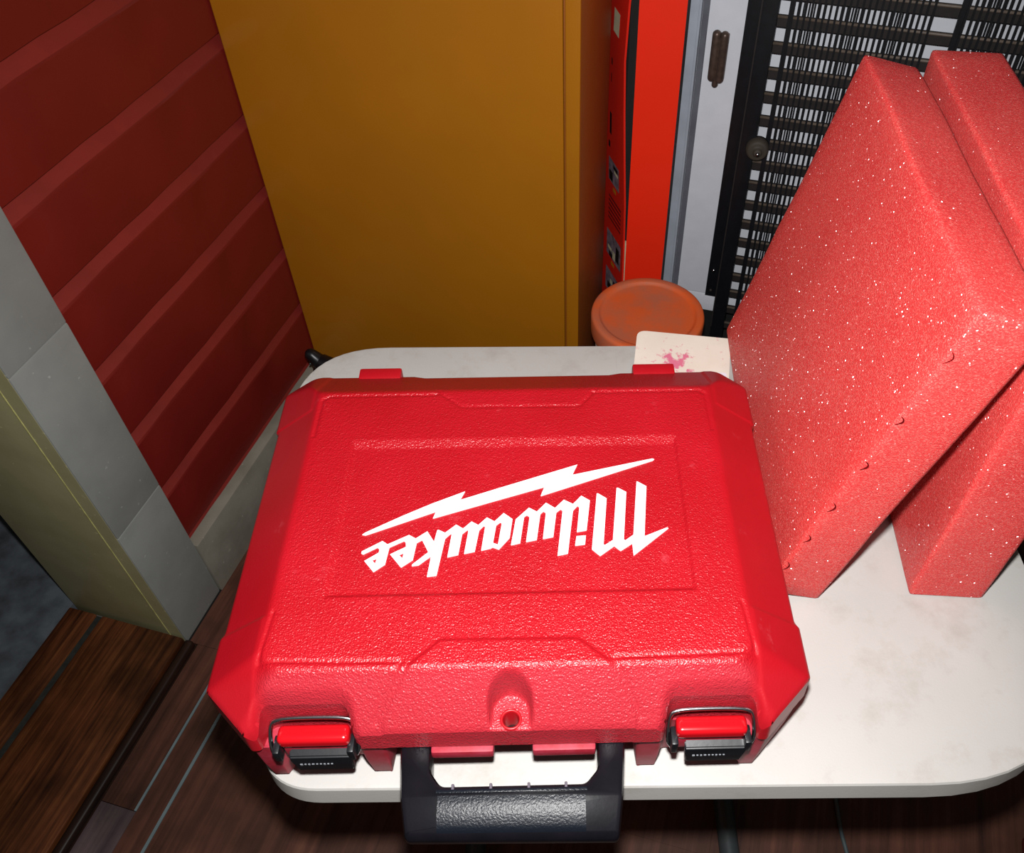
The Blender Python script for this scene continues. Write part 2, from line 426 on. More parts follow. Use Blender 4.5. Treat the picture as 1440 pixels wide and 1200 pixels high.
tag(frombm('front_wires', bm, M['rackblack'], rk), kind='stuff')
bm = bmesh.new(); x = -0.0235
while x < 0.452:
    if not (0.153 < x < 0.180): add_box(bm, L(x - 0.0011, 1.2450, 0.2), L(x + 0.0011, 1.2468, ZT - 0.01))
    x += 0.0071
tag(frombm('rear_wires', bm, M['rackblack'], rk), kind='stuff')
for xx in (-0.0315, 0.1815, 0.40):
    box('upright_bar', L(xx - 0.0035, 1.229, 0.2), L(xx + 0.0035, 1.2335, ZT), M['rackblack'], rk)
bm = bmesh.new()
lathe(bm, [(0, 0.0135), (0.004, 0.0135), (0.0055, 0.011), (0.006, 0.006), (0.010, 0.009), (0.0135, 0.006), (0.0145, 0.0), (0.0145, -0.006), (0, -0.006)], 28)
kb = frombm('rubber_knob', bm, M['rubber'], rk, smooth=True); kb.location = L(-0.0445, 1.2205, 0.603); kb.rotation_euler = (PI / 2, 0, 0.15); kb.scale = (1.2, 1.2, 1.2)
bm = bmesh.new(); lathe(bm, [(0, 0.0165), (0.0022, 0.016), (0.003, 0.012), (0, 0.012)], 16)
kp = frombm('pin', bm, M['steel'], kb, smooth=True)
for zz, mt in ((0.342, M['steel']), (0.298, M['slatbrown'])):
    bm = bmesh.new(); lathe(bm, [(0, 0.003), (0.0025, 0.0026), (0.0038, 0), (0, 0)], 16)
    r_ = frombm('rivet', bm, mt, rk, smooth=True); r_.location = L(-0.0835, 1.2518, zz); r_.rotation_euler = (PI / 2, 0, 0)

# ------------------------------------------------------------ tall canister with terracotta lid
cn = empty('lidded_canister', (-0.156, 1.008, 0), 0, 'round white canister with a terracotta orange lid behind the table', 'canister')
bm = bmesh.new(); lathe(bm, [(0, 0.002), (0.070, 0.002), (0.074, 0.006), (0.079, 0.40), (0.0785, 0.412), (0, 0.412)], 64)
frombm('body', bm, M['white_panel'], cn, auto=40)
bm = bmesh.new()
lathe(bm, [(0.0795, 0.395), (0.0850, 0.395), (0.0862, 0.399), (0.0865, 0.4245), (0.0855, 0.4285), (0.0835, 0.4300), (0.0760, 0.4300), (0.0738, 0.4290), (0.0722, 0.4262), (0.0690, 0.4256), (0.030, 0.4262), (0, 0.4264)], 96)
frombm('lid', bm, M['terracotta'], cn, auto=50)

# ------------------------------------------------------------ black head of a stand in the corner
bs = empty('folded_stand', (-0.7215, 0.95, 0.0), 0, 'black plastic bracket head of a stand in the corner behind the table', 'stand')
bm = bmesh.new(); tube(bm, [(0.012, 0, 0), (0.012, 0, 0.215)], 0.006, 12); frombm('pole', bm, M['black'], bs, smooth=True)
bm = bmesh.new()
for a, b_, r0, r1 in (((0.004, 0, 0.232), (-0.013, 0, 0.250), 0.015, 0.011), ((0.006, 0, 0.234), (0.062, 0, 0.229), 0.016, 0.009), ((0.004, 0, 0.228), (-0.008, 0, 0.210), 0.013, 0.010)):
    a, b_ = Vector(a), Vector(b_); d = (b_ - a).normalized()
    pts = [a - d * r0 * 0.9, a - d * r0 * 0.5, a, b_, b_ + d * r1 * 0.6, b_ + d * r1 * 0.95]
    tube(bm, pts, [r0 * 0.4, r0 * 0.85, r0, r1, r1 * 0.8, r1 * 0.3], 14)
frombm('bracket', bm, M['black'], bs, smooth=True)
for p_ in ((-0.013, -0.0095, 0.236), (0.012, -0.0125, 0.225), (-0.007, -0.0115, 0.214)):
    bm = bmesh.new(); lathe(bm, [(0, 0.002), (0.0016, 0.0014), (0.0022, 0)], 12)
    r_ = frombm('screw', bm, M['darksteel'], bs, smooth=True); r_.location = p_; r_.rotation_euler = (PI / 2, 0, 0)

# ------------------------------------------------------------ table
TH = 0.27895
TX, TY = 0.0475, 0.4435
tcx = math.cos(TH) * TX - math.sin(TH) * TY; tcy = math.sin(TH) * TX + math.cos(TH) * TY
tb = empty('folding_table', (tcx, tcy, 0), TH, 'small white plastic folding table with rounded corners under the red case', 'table')
HW, HD = 0.3190, 0.2262
def table_top():
    k = NT('white_table_plastic'); v = k.coord()
    f = k.noise(v, 7, 4); c = k.ramp(f, [(0.3, lin(170, 168, 164)), (0.7, lin(178, 176, 172))])
    st = k.noise(v, 26, 6, 0.7); msk = k.ramp(st, [(0.52, (0, 0, 0, 1)), (0.85, (0.55, 0.55, 0.55, 1))])
    c = k.mix(msk, c, lin(140, 132, 118))
    # fine hair scratches
    wv = k.noise(k.coord((160, 6, 1), (0, 0, 0.6)), 1.0, 2, 0.5); m2 = k.ramp(wv, [(0.72, (0, 0, 0, 1)), (0.76, (0.35, 0.35, 0.35, 1))])
    c = k.mix(m2, c, lin(146, 138, 136))
    k.bump(k.noise(v, 500, 2), 0.18, 0.0004)
    return k.set(c, 0.5, 0, 0.3)
M['table'] = table_top()
out0 = [(-HW, -HD), (HW, -HD), (HW, HD), (-HW, HD)]
TP = [(-0.2125 - TX, 0.2172 - TY), (0.385 - TX, 0.2172 - TY), (0.385 - TX, 0.6697 - TY), (-0.2675 - TX, 0.6697 - TY), (-0.2715 - TX, 0.420 - TY)]
TPF = fillet(TP, [0.050, 0.13, 0.088, 0.088, 0.25], 12)
def inset_poly(poly, d):
    o = []
    for i in range(len(poly)):
        a, p, b_ = Vector(poly[i - 1]), Vector(poly[i]), Vector(poly[(i + 1) % len(poly)])
        n_ = Vector((-(b_ - a).y, (b_ - a).x)).normalized(); o.append((p.x + n_.x * d, p.y + n_.y * d))
    return o
def ring(inset, r): return inset_poly(TPF, inset)
bm = bmesh.new()
levels = [(0.0030, T), (0.0010, T - 0.0005), (0.0000, T - 0.0022), (-0.0012, T - 0.0225), (-0.0002, T - 0.0245), (0.0060, T - 0.0250)]
rs = [[bm.verts.new((x, y, z)) for x, y in ring(i, 0.087)] for i, z in levels]
bm.faces.new(rs[0])
for A, B in zip(rs, rs[1:]):
    n = len(A)
    for i in range(n): bm.faces.new((A[i], A[(i + 1) % n], B[(i + 1) % n], B[i]))
bm.faces.new(rs[-1][::-1])
frombm('tabletop', bm, M['table'], tb, auto=24)
for xs in (-0.175, 0.175):
    bm = bmesh.new()
    tube(bm, smoothpath([(xs, 0.02, T - 0.026), (xs, 0.02, 0.30), (xs, 0.02, 0.03), (xs, -0.02, 0.017)], 2), 0.0125, 14)
    tube(bm, smoothpath([(xs, 0.14, T - 0.026), (xs, 0.14, 0.30), (xs, 0.14, 0.03), (xs, 0.175, 0.017)], 2), 0.0125, 14)
    tube(bm, [(xs, -0.19, 0.017), (xs, 0.19, 0.017)], 0.0140, 14)
    tube(bm, [(xs, 0.02, 0.36), (xs, 0.14, 0.36)], 0.009, 12)
    lg = frombm('leg', bm, M['darksteel'], tb, auto=40)
    for ys in (-1, 1):
        bm = bmesh.new(); tube(bm, [(xs, ys * 0.184, 0.0165), (xs, ys * 0.206, 0.0165)], 0.0160, 14)
        frombm('foot_cap', bm, M['black'], lg, auto=40)

# stained cover on the table's back edge
def cream():
    k = NT('stained_cream_leatherette'); v = k.coord()
    c = k.ramp(k.noise(v, 20, 4), [(0.3, lin(212, 201, 187)), (0.7, lin(222, 213, 200))])
    tc = k.n('ShaderNodeTexCoord'); sx = k.n('ShaderNodeVectorMath'); sx.operation = 'DISTANCE'; k.l(tc.outputs['Object'], sx.inputs[0]); sx.inputs[1].default_value = (0.0, 0.015, 0)
    r = k.ramp(sx.outputs['Value'], [(0.0, (0.30, 0.30, 0.30, 1)), (0.028, (0, 0, 0, 1))])
    ad = k.n('ShaderNodeMath'); ad.operation = 'ADD'; k.l(k.noise(v, 130, 4, 0.6), ad.inputs[0]); k.l(r, ad.inputs[1])
    msk = k.ramp(ad.outputs[0], [(0.64, (0, 0, 0, 1)), (0.75, (0.9, 0.9, 0.9, 1))])
    c = k.mix(msk, c, lin(205, 92, 128))
    k.bump(k.noise(v, 90, 3), 0.2, 0.0008)
    return k.set(c, 0.55, 0, 0.3)
M['cream'] = cream()
cov = empty('folded_cover', (-0.066, 0.632, T), math.radians(7.5), 'cream leather-like cover with pink stains lying behind the case', 'cover')
bm = bmesh.new()
pts = fillet([(-0.0395, -0.066), (0.0540, -0.050), (0.0560, 0.0560), (-0.0420, 0.0560)], [0.002, 0.002, 0.004, 0.010], 6)
prism(bm, pts, 0.0010, 0.0050)
bmesh.ops.recalc_face_normals(bm, faces=bm.faces)
frombm('cover_sheet', bm, M['cream'], cov, auto=35)
bm = bmesh.new(); prism(bm, fillet([(0.024, -0.048), (0.052, -0.048), (0.0525, 0.004), (0.030, 0.000)], 0.003, 4), 0.0052, 0.0058)
frombm('paper_slip', bm, simple('pale_paper', lin(214, 206, 216), 0.6, var=0.03), cov)

# ------------------------------------------------------------ red tool case
CX, CY, CR = -0.11375, 0.26065, 0.29341
cs = empty('tool_case', (CX, CY, T), CR, 'closed red plastic tool case with white lettering and a black carrying handle', 'tool case')
def case_red(name, textured):
    k = NT(name); v = k.coord()
    c = k.ramp(k.noise(v, 16, 4), [(0.35, lin(154, 9, 21)), (0.7, lin(162, 13, 27))])
    # dusty scuffs
    d = k.noise(v, 34, 6, 0.7); msk = k.ramp(d, [(0.64, (0, 0, 0, 1)), (0.82, (0.5, 0.5, 0.5, 1))])
    c = k.mix(msk, c, lin(188, 78, 88))
    if textured:
        n1 = k.n('ShaderNodeTexVoronoi'); n1.inputs['Scale'].default_value = 900; n1.feature = 'SMOOTH_F1'; k.l(v, n1.inputs['Vector'])
        n2 = k.noise(v, 420, 2, 0.5)
        ad = k.n('ShaderNodeMath'); ad.operation = 'ADD'; k.l(n1.outputs['Distance'], ad.inputs[0]); k.l(n2, ad.inputs[1])
        # the grain stops at the smooth side bevels
        tc = k.n('ShaderNodeTexCoord'); sp = k.n('ShaderNodeSeparateXYZ'); k.l(tc.outputs['Object'], sp.inputs[0])
        ab = k.n('ShaderNodeMath'); ab.operation = 'ABSOLUTE'; k.l(sp.outputs['X'], ab.inputs[0])
        mr = k.n('ShaderNodeMapRange'); mr.inputs['From Min'].default_value = 0.150; mr.inputs['From Max'].default_value = 0.160
        mr.inputs['To Min'].default_value = 1; mr.inputs['To Max'].default_value = 0.12; k.l(ab.outputs[0], mr.inputs['Value'])
        ml = k.n('ShaderNodeMath'); ml.operation = 'MULTIPLY'; k.l(ad.outputs[0], ml.inputs[0]); k.l(mr.outputs[0], ml.inputs[1])
        k.bump(ml.outputs[0], 0.75, 0.0007)
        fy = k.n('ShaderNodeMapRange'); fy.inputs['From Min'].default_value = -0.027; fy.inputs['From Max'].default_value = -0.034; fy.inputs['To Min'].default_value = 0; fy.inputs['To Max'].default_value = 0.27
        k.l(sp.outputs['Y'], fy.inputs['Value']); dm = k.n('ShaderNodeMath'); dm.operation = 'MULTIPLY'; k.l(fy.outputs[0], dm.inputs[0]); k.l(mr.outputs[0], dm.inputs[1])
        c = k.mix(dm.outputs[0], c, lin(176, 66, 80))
        return k.set(c, 0.38, 0, 0.5)
    k.bump(k.noise(v, 260, 3), 0.12, 0.0004)
    return k.set(c, 0.42, 0, 0.45)
M['lid'] = case_red('grained_red_plastic', True)
M['red'] = case_red('smooth_red_plastic', False)
k = NT('dusty_red_plastic'); v = k.coord()
c = k.ramp(k.noise(v, 60, 5, 0.7), [(0.35, lin(142, 16, 32)), (0.7, lin(164, 52, 70))]); k.bump(k.noise(v, 300, 3), 0.15, 0.0004)
M['dustyred'] = k.set(c, 0.55, 0, 0.35)
ZR, ZTOP, ZP = 0.085, 0.115, 0.0615
half = [(0.0785, -0.0582), (0.0815, -0.0585), (0.0990, -0.0585), (0.1025, -0.0425), (0.1570, -0.0425), (0.1600, -0.0585), (0.1665, -0.0585), (0.1975, -0.0285), (0.1975, 0.0085), (0.1945, 0.0125), (0.1945, 0.1925), (0.1970, 0.1960), (0.1970, 0.2370), (0.1705, 0.2620), (0.0900, 0.2620), (0.0790, 0.2560)]
outl = half + [(-x, y) for x, y in half[::-1]]
rad = [0.002, 0.002, 0.005, 0.007, 0.007, 0.005, 0.004, 0.004, 0.002, 0.002, 0.002, 0.002, 0.004, 0.004, 0.003, 0.003]
OUT = fillet(outl, rad + rad[::-1], 4)
def sdf(P, poly):
    n = len(poly); A = np.array(poly); B = np.roll(A, -1, 0)
    best = np.full(len(P), 1e9); near = np.zeros_like(P); inside = np.zeros(len(P), bool)
    for a, b in zip(A, B):
        e = b - a; w_ = P - a; t = np.clip((w_ @ e) / max(e @ e, 1e-18), 0, 1); q = a + t[:, None] * e
        d = np.hypot(*(P - q).T); mk = d < best; best[mk] = d[mk]; near[mk] = q[mk]
        c_ = ((a[1] > P[:, 1]) != (b[1] > P[:, 1]))
        with np.errstate(divide='ignore', invalid='ignore'):
            xi = a[0] + (P[:, 1] - a[1]) / (b[1] - a[1] if b[1] != a[1] else 1e-18) * e[0]
        inside ^= c_ & (P[:, 0] < xi)
    return np.where(inside, -best, best), near
def pl_dist(X, Y, pts):
    best = np.full(X.shape, 1e9)
    for a, b in zip(pts, pts[1:]):
        ex, ey = b[0] - a[0], b[1] - a[1]; l2 = ex * ex + ey * ey
        t = np.clip(((X - a[0]) * ex + (Y - a[1]) * ey) / l2, 0, 1)
        best = np.minimum(best, np.hypot(X - a[0] - t * ex, Y - a[1] - t * ey))
    return best
def smin(a, b, k):
    h = np.clip(0.5 + 0.5 * (b - a) / k, 0, 1); return b * (1 - h) + a * h - k * h * (1 - h)
def sst(t): t = np.clip(t, 0, 1); return t * t * (3 - 2 * t)
STEP = 0.00115
gx = np.arange(-0.1995, 0.1996, STEP); gy = np.arange(-0.0605, 0.2640, STEP)
GX, GY = np.meshgrid(gx, gy); P = np.stack([GX.ravel(), GY.ravel()], 1)
SD, NR = sdf(P, OUT)
snap = np.abs(SD) < STEP * 0.56
P[snap] = NR[snap]; SD[snap] = 0
X, Y = P[:, 0], P[:, 1]; AX = np.abs(X)
def height(X, Y, SD):
    AX = np.abs(X)
    h = np.full(X.shape, ZTOP)
    side = ZTOP - (AX - 0.1575) * 0.77
    front = ZTOP - (-0.0300 - Y) * 1.18
    back = ZTOP - (Y - 0.2120) * 0.66
    fc = ZR - ((AX - 0.1665) * 0.69 - (Y + 0.0585) * 0.724) * 0.84
    bc = ZR - ((AX - 0.1970) * 0.693 + (Y - 0.2370) * 0.721) * 0.80
    for q in (side, front, back, fc, bc): h = smin(h, q, 0.0022)
    h = h + 0.0009 * sst((0.0105 - Y) / 0.002) * sst((AX - 0.158) / 0.004) + 0.0009 * sst((Y - 0.1945) / 0.0015) * sst((AX - 0.160) / 0.004)
    t = np.minimum(np.minimum((X + 0.1230) / 0.0022, (0.1255 - X) / 0.0022), np.minimum((Y - 0.0220) / 0.0018, (0.1600 - Y) / 0.0080))
    h = h - 0.0022 * np.clip(t, 0, 1)
    g = lambda d, w_, dep: dep * np.exp(-(d / w_) ** 2)
    for sgn in (1, -1):
        h = h - g(pl_dist(X * sgn, Y, [(0.1545, 0.012), (0.1575, -0.0235), (0.0665, -0.0255), (0.0838, -0.0530)]), 0.0010, 0.0013)
        h = h - g(pl_dist(X * sgn, Y, [(0.0625, 0.2075), (0.149, 0.2075), (0.1540, 0.2035), (0.1545, 0.165)]), 0.0010, 0.0013)
    tz = [(-0.0790, -0.0530), (-0.0600, -0.0270), (-0.0430, -0.0115), (0.0450, -0.0125), (0.0625, -0.0270), (0.0805, -0.0530)]
    h = h + 0.0014 * sst((0.0010 - SDT) / 0.0018) if SDT is not None else h
    h = h - g(pl_dist(X, Y, [(-0.062, 0.212), (-0.0595, 0.2085), (-0.0420, 0.1935), (0.0520, 0.1925), (0.0645, 0.2080), (0.067, 0.212)]), 0.0011, 0.0009)
    # rounding of the rim around the latch recesses, flat skirt elsewhere
    near_l = np.clip((0.166 - np.abs(AX - 0.130) - 0.130) / 0.004, 0, 1) * (Y < -0.030)
    rim = np.clip(1 + SD / 0.0055, 0, 1)
    h = h - near_l * 0.0060 * rim ** 2
    h = np.where(rim > 0, h - 0.0012 * np.clip(1 + SD / 0.0018, 0, 1) ** 2, h)
    # padlock niche
    s1 = np.where(Y < -0.0470, np.abs(X - 0.0012) - 0.0150, np.hypot(X - 0.0012, Y + 0.0470) - 0.0150)
    tt = sst(-s1 / 0.0035)
    h = h * (1 - tt) + np.minimum(h, 0.0835 + 0 * Y) * tt
    return h
SDT, _ = sdf(P, [(-0.0790, -0.0660), (-0.0790, -0.0530), (-0.0600, -0.0270), (-0.0430, -0.0115), (0.0450, -0.0125), (0.0625, -0.0270), (0.0805, -0.0530), (0.0805, -0.0660)])
H = height(X, Y, SD)
hole = np.hypot(X - 0.0012, Y + 0.0512)
inn = (SD <= 1e-9) & (hole > 0.0056)
nx, ny = len(gx), len(gy)
idx = -np.ones(nx * ny, int); idx[inn] = np.arange(inn.sum())
verts = [(float(a), float(b), float(c)) for a, b, c in zip(X[inn], Y[inn], H[inn])]
faces = []
for j in range(ny - 1):
    for i in range(nx - 1):
        q = [j * nx + i, j * nx + i + 1, (j + 1) * nx + i + 1, (j + 1) * nx + i]
        r = [int(idx[t]) for t in q]; ok = [t for t in r if t >= 0]
        if len(ok) >= 3: faces.append(ok)
me = bpy.data.meshes.new('lid'); me.from_pydata(verts, [], faces)
bm = bmesh.new(); bm.from_mesh(me)
bad = [f for f in bm.faces if f.calc_area() < 1e-10]
bmesh.ops.delete(bm, geom=bad, context='FACES')
be = [e for e in bm.edges if e.is_boundary]
be = [e for e in be if math.hypot(e.verts[0].co.x - 0.0012, e.verts[0].co.y + 0.0512) > 0.0068]
cache = {}
def low(v):
    if v not in cache:
        a = bm.verts.new((v.co.x, v.co.y, v.co.z)); b_ = bm.verts.new((v.co.x * 1.003, v.co.y + (-0.0006 if v.co.y < 0 else 0.0006), ZP)); cache[v] = (a, b_)
    return cache[v]
for e in be:
    f = e.link_faces[0]; a, b_ = e.verts
    vs = list(f.verts); ia = vs.index(a)
    if vs[(ia + 1) % len(vs)] is not b_: a, b_ = b_, a
    A, B = low(a), low(b_)
    bm.faces.new((B[0], A[0], A[1], B[1]))
bm.normal_update()
bm.to_mesh(me); bm.free()
me.materials.append(M['lid'])
lid = link('lid', me, None, cs, True)

# lock hole with its raised collar
bm = bmesh.new(); lathe(bm, [(0.0072, 0.0828), (0.0070, 0.0838), (0.0062, 0.0843), (0.0054, 0.0840), (0.0050, 0.0828), (0.0049, 0.0640)], 40, (0.0012, -0.0512, 0))
frombm('lock_hole', bm, M['red'], lid, smooth=True)

# lettering and bolt, moulded white on the recessed panel
BOLT=[(-0.1047, 0.0726), (-0.1027, 0.0744), (-0.0781, 0.0882), (-0.058, 0.0986), (-0.0344, 0.1093), (-0.0375, 0.1016), (-0.0105, 0.1115), (0.0487, 0.1328), (0.0447, 0.123), (0.1056, 0.1374), (0.1071, 0.1367), (0.1059, 0.1356), (0.0211, 0.104), (0.0239, 0.1123), (-0.0102, 0.101), (-0.056, 0.0857), (-0.0542, 0.0917), (-0.1024, 0.0721)]
LETTERS=[[[(0.092, 0.1155), (0.0928, 0.1155), (0.099, 0.111), (0.094, 0.0666), (0.1107, 0.0738), (0.1115, 0.073), (0.0852, 0.0507), (0.085, 0.0608), (0.0765, 0.0548), (0.0723, 0.059), (0.0621, 0.051), (0.0566, 0.0566), (0.0621, 0.1052), (0.063, 0.1052), (0.0691, 0.1005), (0.0649, 0.0606), (0.0657, 0.0598), (0.0716, 0.0639), (0.0769, 0.11), (0.078, 0.11), (0.0838, 0.106), (0.0793, 0.0642), (0.0804, 0.0635), (0.0863, 0.0681)]],[[(0.0462, 0.0678), (0.0528, 0.0683), (0.052, 0.0609), (0.045, 0.06)]],[[(0.0003, 0.0615), (0.0032, 0.0833), (0.0126, 0.0934), (0.0183, 0.0898), (0.0249, 0.0976), (0.0314, 0.0927), (0.0379, 0.1), (0.0445, 0.096), (0.0507, 0.1034), (0.0568, 0.0988), (0.0535, 0.0728), (0.0466, 0.0715), (0.049, 0.0929), (0.0477, 0.0944), (0.0443, 0.09), (0.0399, 0.0536), (0.0327, 0.052), (0.0368, 0.0902), (0.0354, 0.0916), (0.0323, 0.0888), (0.0299, 0.0677), (0.0226, 0.0662), (0.0248, 0.0887), (0.023, 0.09), (0.0208, 0.0876), (0.0183, 0.0655), (0.0108, 0.0639), (0.0131, 0.0853), (0.0111, 0.087), (0.0092, 0.0854), (0.0067, 0.063)]],[[(-0.0464, 0.0729), (-0.039, 0.0797), (-0.0339, 0.0762), (-0.0282, 0.0822), (-0.0233, 0.079), (-0.0174, 0.0855), (-0.0119, 0.0819), (-0.0055, 0.0891), (0.0009, 0.0836), (-0.0007, 0.0676), (-0.008, 0.058), (-0.0125, 0.06), (-0.0138, 0.0591), (-0.0203, 0.0574), (-0.0183, 0.0776), (-0.0195, 0.0782), (-0.0224, 0.0745), (-0.0247, 0.0567), (-0.032, 0.055), (-0.03, 0.0743), (-0.0309, 0.075), (-0.0342, 0.0717), (-0.036, 0.0543), (-0.0434, 0.0525), (-0.0416, 0.0717), (-0.0424, 0.0721), (-0.046, 0.068), (-0.0497, 0.0379), (-0.0561, 0.0371), (-0.0547, 0.053), (-0.0552, 0.0532), (-0.0626, 0.0465), (-0.0672, 0.0459), (-0.0672, 0.0469), (-0.0569, 0.0568), (-0.0621, 0.0672), (-0.0656, 0.0649), (-0.067, 0.0509), (-0.0746, 0.0449), (-0.0832, 0.0557), (-0.0728, 0.0616), (-0.0733, 0.0655), (-0.0749, 0.0666), (-0.0842, 0.0616), (-0.0857, 0.0477), (-0.093, 0.0417), (-0.1003, 0.0507), (-0.0911, 0.0573), (-0.091, 0.06), (-0.0927, 0.0616), (-0.1019, 0.0562), (-0.1032, 0.0569), (-0.103, 0.0586), (-0.0897, 0.0669), (-0.0859, 0.064), (-0.0716, 0.0716), (-0.0667, 0.0685), (-0.059, 0.0744), (-0.0536, 0.0654), (-0.0521, 0.0752), (-0.0512, 0.0755)],[(-0.0105, 0.0785), (-0.0078, 0.0811), (-0.0066, 0.0802), (-0.0088, 0.062), (-0.0123, 0.0635)],[(-0.0951, 0.0513), (-0.0918, 0.0525), (-0.0926, 0.0483)],[(-0.0771, 0.0552), (-0.0737, 0.0567), (-0.0744, 0.0523)]]]
M['white'] = simple('white_print', lin(228, 228, 230), 0.45, var=0.01, bump=0)
bm = bmesh.new(); prism(bm, BOLT, 0.1120, 0.1137); frombm('lightning_emblem', bm, M['white'], cs)
bm = bmesh.new()
for loops in LETTERS: prism(bm, loops[0], 0.1120, 0.1137, loops[1:])
frombm('lettering', bm, M['white'], cs)

# base shell
bh = [(0.0800, -0.0300), (0.0825, -0.0560), (0.1000, -0.0560), (0.1040, -0.0440), (0.1480, -0.0440), (0.1560, -0.0565), (0.1680, -0.0565), (0.1970, -0.0270), (0.1970, 0.0085), (0.1940, 0.0125), (0.1940, 0.1925), (0.1965, 0.1960), (0.1965, 0.2370), (0.1700, 0.2615), (0.0900, 0.2615), (0.0790, 0.2555)]
bo = bh + [(-x, y) for x, y in bh[::-1]]
brad = [0.003, 0.004, 0.004, 0.004, 0.004, 0.004, 0.004, 0.004, 0.002, 0.002, 0.002, 0.002, 0.004, 0.004, 0.003, 0.003]
bp_ = fillet(bo, brad + brad[::-1], 4)
def inset(poly, d):
    n = len(poly); o = []
    for i in range(n):
        a, p, b_ = Vector(poly[i - 1]), Vector(poly[i]), Vector(poly[(i + 1) % n])
        u = (p - a); v_ = (b_ - p); u = u.normalized() if u.length > 1e-9 else v_.normalized(); v_ = v_.normalized() if v_.length > 1e-9 else u
        n1 = Vector((-u.y, u.x)); n2 = Vector((-v_.y, v_.x)); nn_ = (n1 + n2).normalized(); o.append((p.x + nn_.x * d, p.y + nn_.y * d))
    return o
bm = bmesh.new()
lv = [(0.0015, 0.0614), (0.0002, 0.0600), (0.0012, 0.0300), (0.0030, 0.0070), (0.0045, 0.0028), (0.0080, 0.0010)]
rs = [[bm.verts.new((x, y, z)) for x, y in inset(bp_, d)] for d, z in lv]
for A, B in zip(rs, rs[1:]):
    n = len(A)
    for i in range(n): bm.faces.new((A[i], A[(i + 1) % n], B[(i + 1) % n], B[i]))
for rr_, rv in ((rs[0], 0), (rs[-1], 1)):
    for t in tessellate_polygon([[v_.co for v_ in rr_]]):
        try: bm.faces.new([rr_[i] for i in t])
        except ValueError: pass
for a, b_ in ((-0.0520, -0.0110), (0.0140, 0.0555)):
    add_box(bm, (a, -0.0625, 0.0500), (b_, -0.0250, 0.0600), 0.0022, 2)
frombm('base_shell', bm, M['dustyred'], cs, auto=35)
for sgn in (-1, 1):     # hinge lugs on the far side
    bm = bmesh.new()
    x0, x1 = sorted((sgn * 0.1010, sgn * 0.1380))
    vs = add_box(bm, (x0, 0.2560, 0.0600), (x1, 0.2685, 0.0870), 0.0022, 2)
    frombm('hinge', bm, M['red'], cs, auto=40)

# handle
hp = [(-0.0742, -0.0340), (-0.0716, -0.0620), (-0.0688, -0.0900), (-0.0650, -0.1125), (0.0680, -0.1145), (0.0715, -0.0915), (0.0740, -0.0635), (0.0762, -0.0350),
      (0.0570, -0.0350), (0.0562, -0.0740), (0.0480, -0.0832), (-0.0440, -0.0832), (-0.0510, -0.0740), (-0.0530, -0.0340)]
hr = [0, 0.02, 0.03, 0.004, 0.004, 0.03, 0.02, 0, 0, 0.007, 0.007, 0.007, 0.007, 0]
hpts = fillet(hp, hr, 6)
bm = bmesh.new()
def hz(y): return 0.0580 - 0.0000 * y
lv = [(0.0035, 0.0605), (0.0012, 0.0597), (0.0, 0.0570), (0.0, 0.0440), (0.0015, 0.0400), (0.0045, 0.0380)]
rs = []
for d, z in lv:
    rs.append([bm.verts.new((x, y, z - (max(0, -0.0880 - y) ** 2) * 14.0 * (1 if z > 0.05 else 0.2))) for x, y in inset(hpts, d)])
for A, B in zip(rs, rs[1:]):
    n = len(A)
    for i in range(n): bm.faces.new((A[i], A[(i + 1) % n], B[(i + 1) % n], B[i]))
for rr_ in (rs[0], rs[-1]):
    for t in tessellate_polygon([[v_.co for v_ in rr_]]):
        try: bm.faces.new([rr_[i] for i in t])
        except ValueError: pass
k = NT('black_handle_plastic'); v = k.coord()
c = k.ramp(k.noise(v, 40, 4), [(0.3, lin(9, 10, 14)), (0.7, lin(17, 15, 20))]); k.bump(k.noise(v, 300, 3), 0.12, 0.0003)
M['handle'] = k.set(c, 0.28, 0, 0.25)
k = NT('grained_black_grip'); v = k.coord(); k.bump(k.noise(v, 700, 2), 0.5, 0.0005)
M['grip'] = k.set(lin(15, 19, 26), 0.34, 0, 0.2)
hd = frombm('handle', bm, M['handle'], cs, auto=40)
bm = bmesh.new()
NX, NY = 24, 8
g = [[None] * (NX + 1) for _ in range(NY + 1)]
for j in range(NY + 1):
    for i in range(NX + 1):
        x = -0.0450 + 0.0925 * i / NX; y = -0.0905 - 0.0215 * j / NY - (x * 0.012)
        z = 0.0606 - (max(0, -0.0880 - y) ** 2) * 14.0 + 0.0009
        if j == NY: z -= 0.0030
        g[j][i] = bm.verts.new((x, y, z))
for j in range(NY):
    for i in range(NX): bm.faces.new((g[j][i], g[j][i + 1], g[j + 1][i + 1], g[j + 1][i]))
ext = bmesh.ops.extrude_face_region(bm, geom=bm.faces[:])
for e in ext['geom']:
    if isinstance(e, bmesh.types.BMVert): e.co.z += 0.0008 if False else -0.0016
frombm('grip_pad', bm, M['grip'], hd, auto=50)
bm = bmesh.new(); add_box(bm, (-0.0465, -0.0885, 0.0585), (0.0490, -0.0862, 0.0616), 0.0006, 2)
frombm('grip_ridge', bm, M['grip'], hd, auto=40)
rib = None
for xx in (-0.0360, -0.0120, 0.0120, 0.0355):
    if rib is None:
        bm = bmesh.new(); add_box(bm, (-0.0009, -0.0863, 0.0480), (0.0009, -0.0826, 0.0609), 0.0004, 1)
        rib = frombm('grip_rib', bm, simple('worn_grey_rib', lin(84, 78, 88), 0.5), hd); rib.location.x = xx
    else: copy_part(rib, hd, (xx, 0, 0))

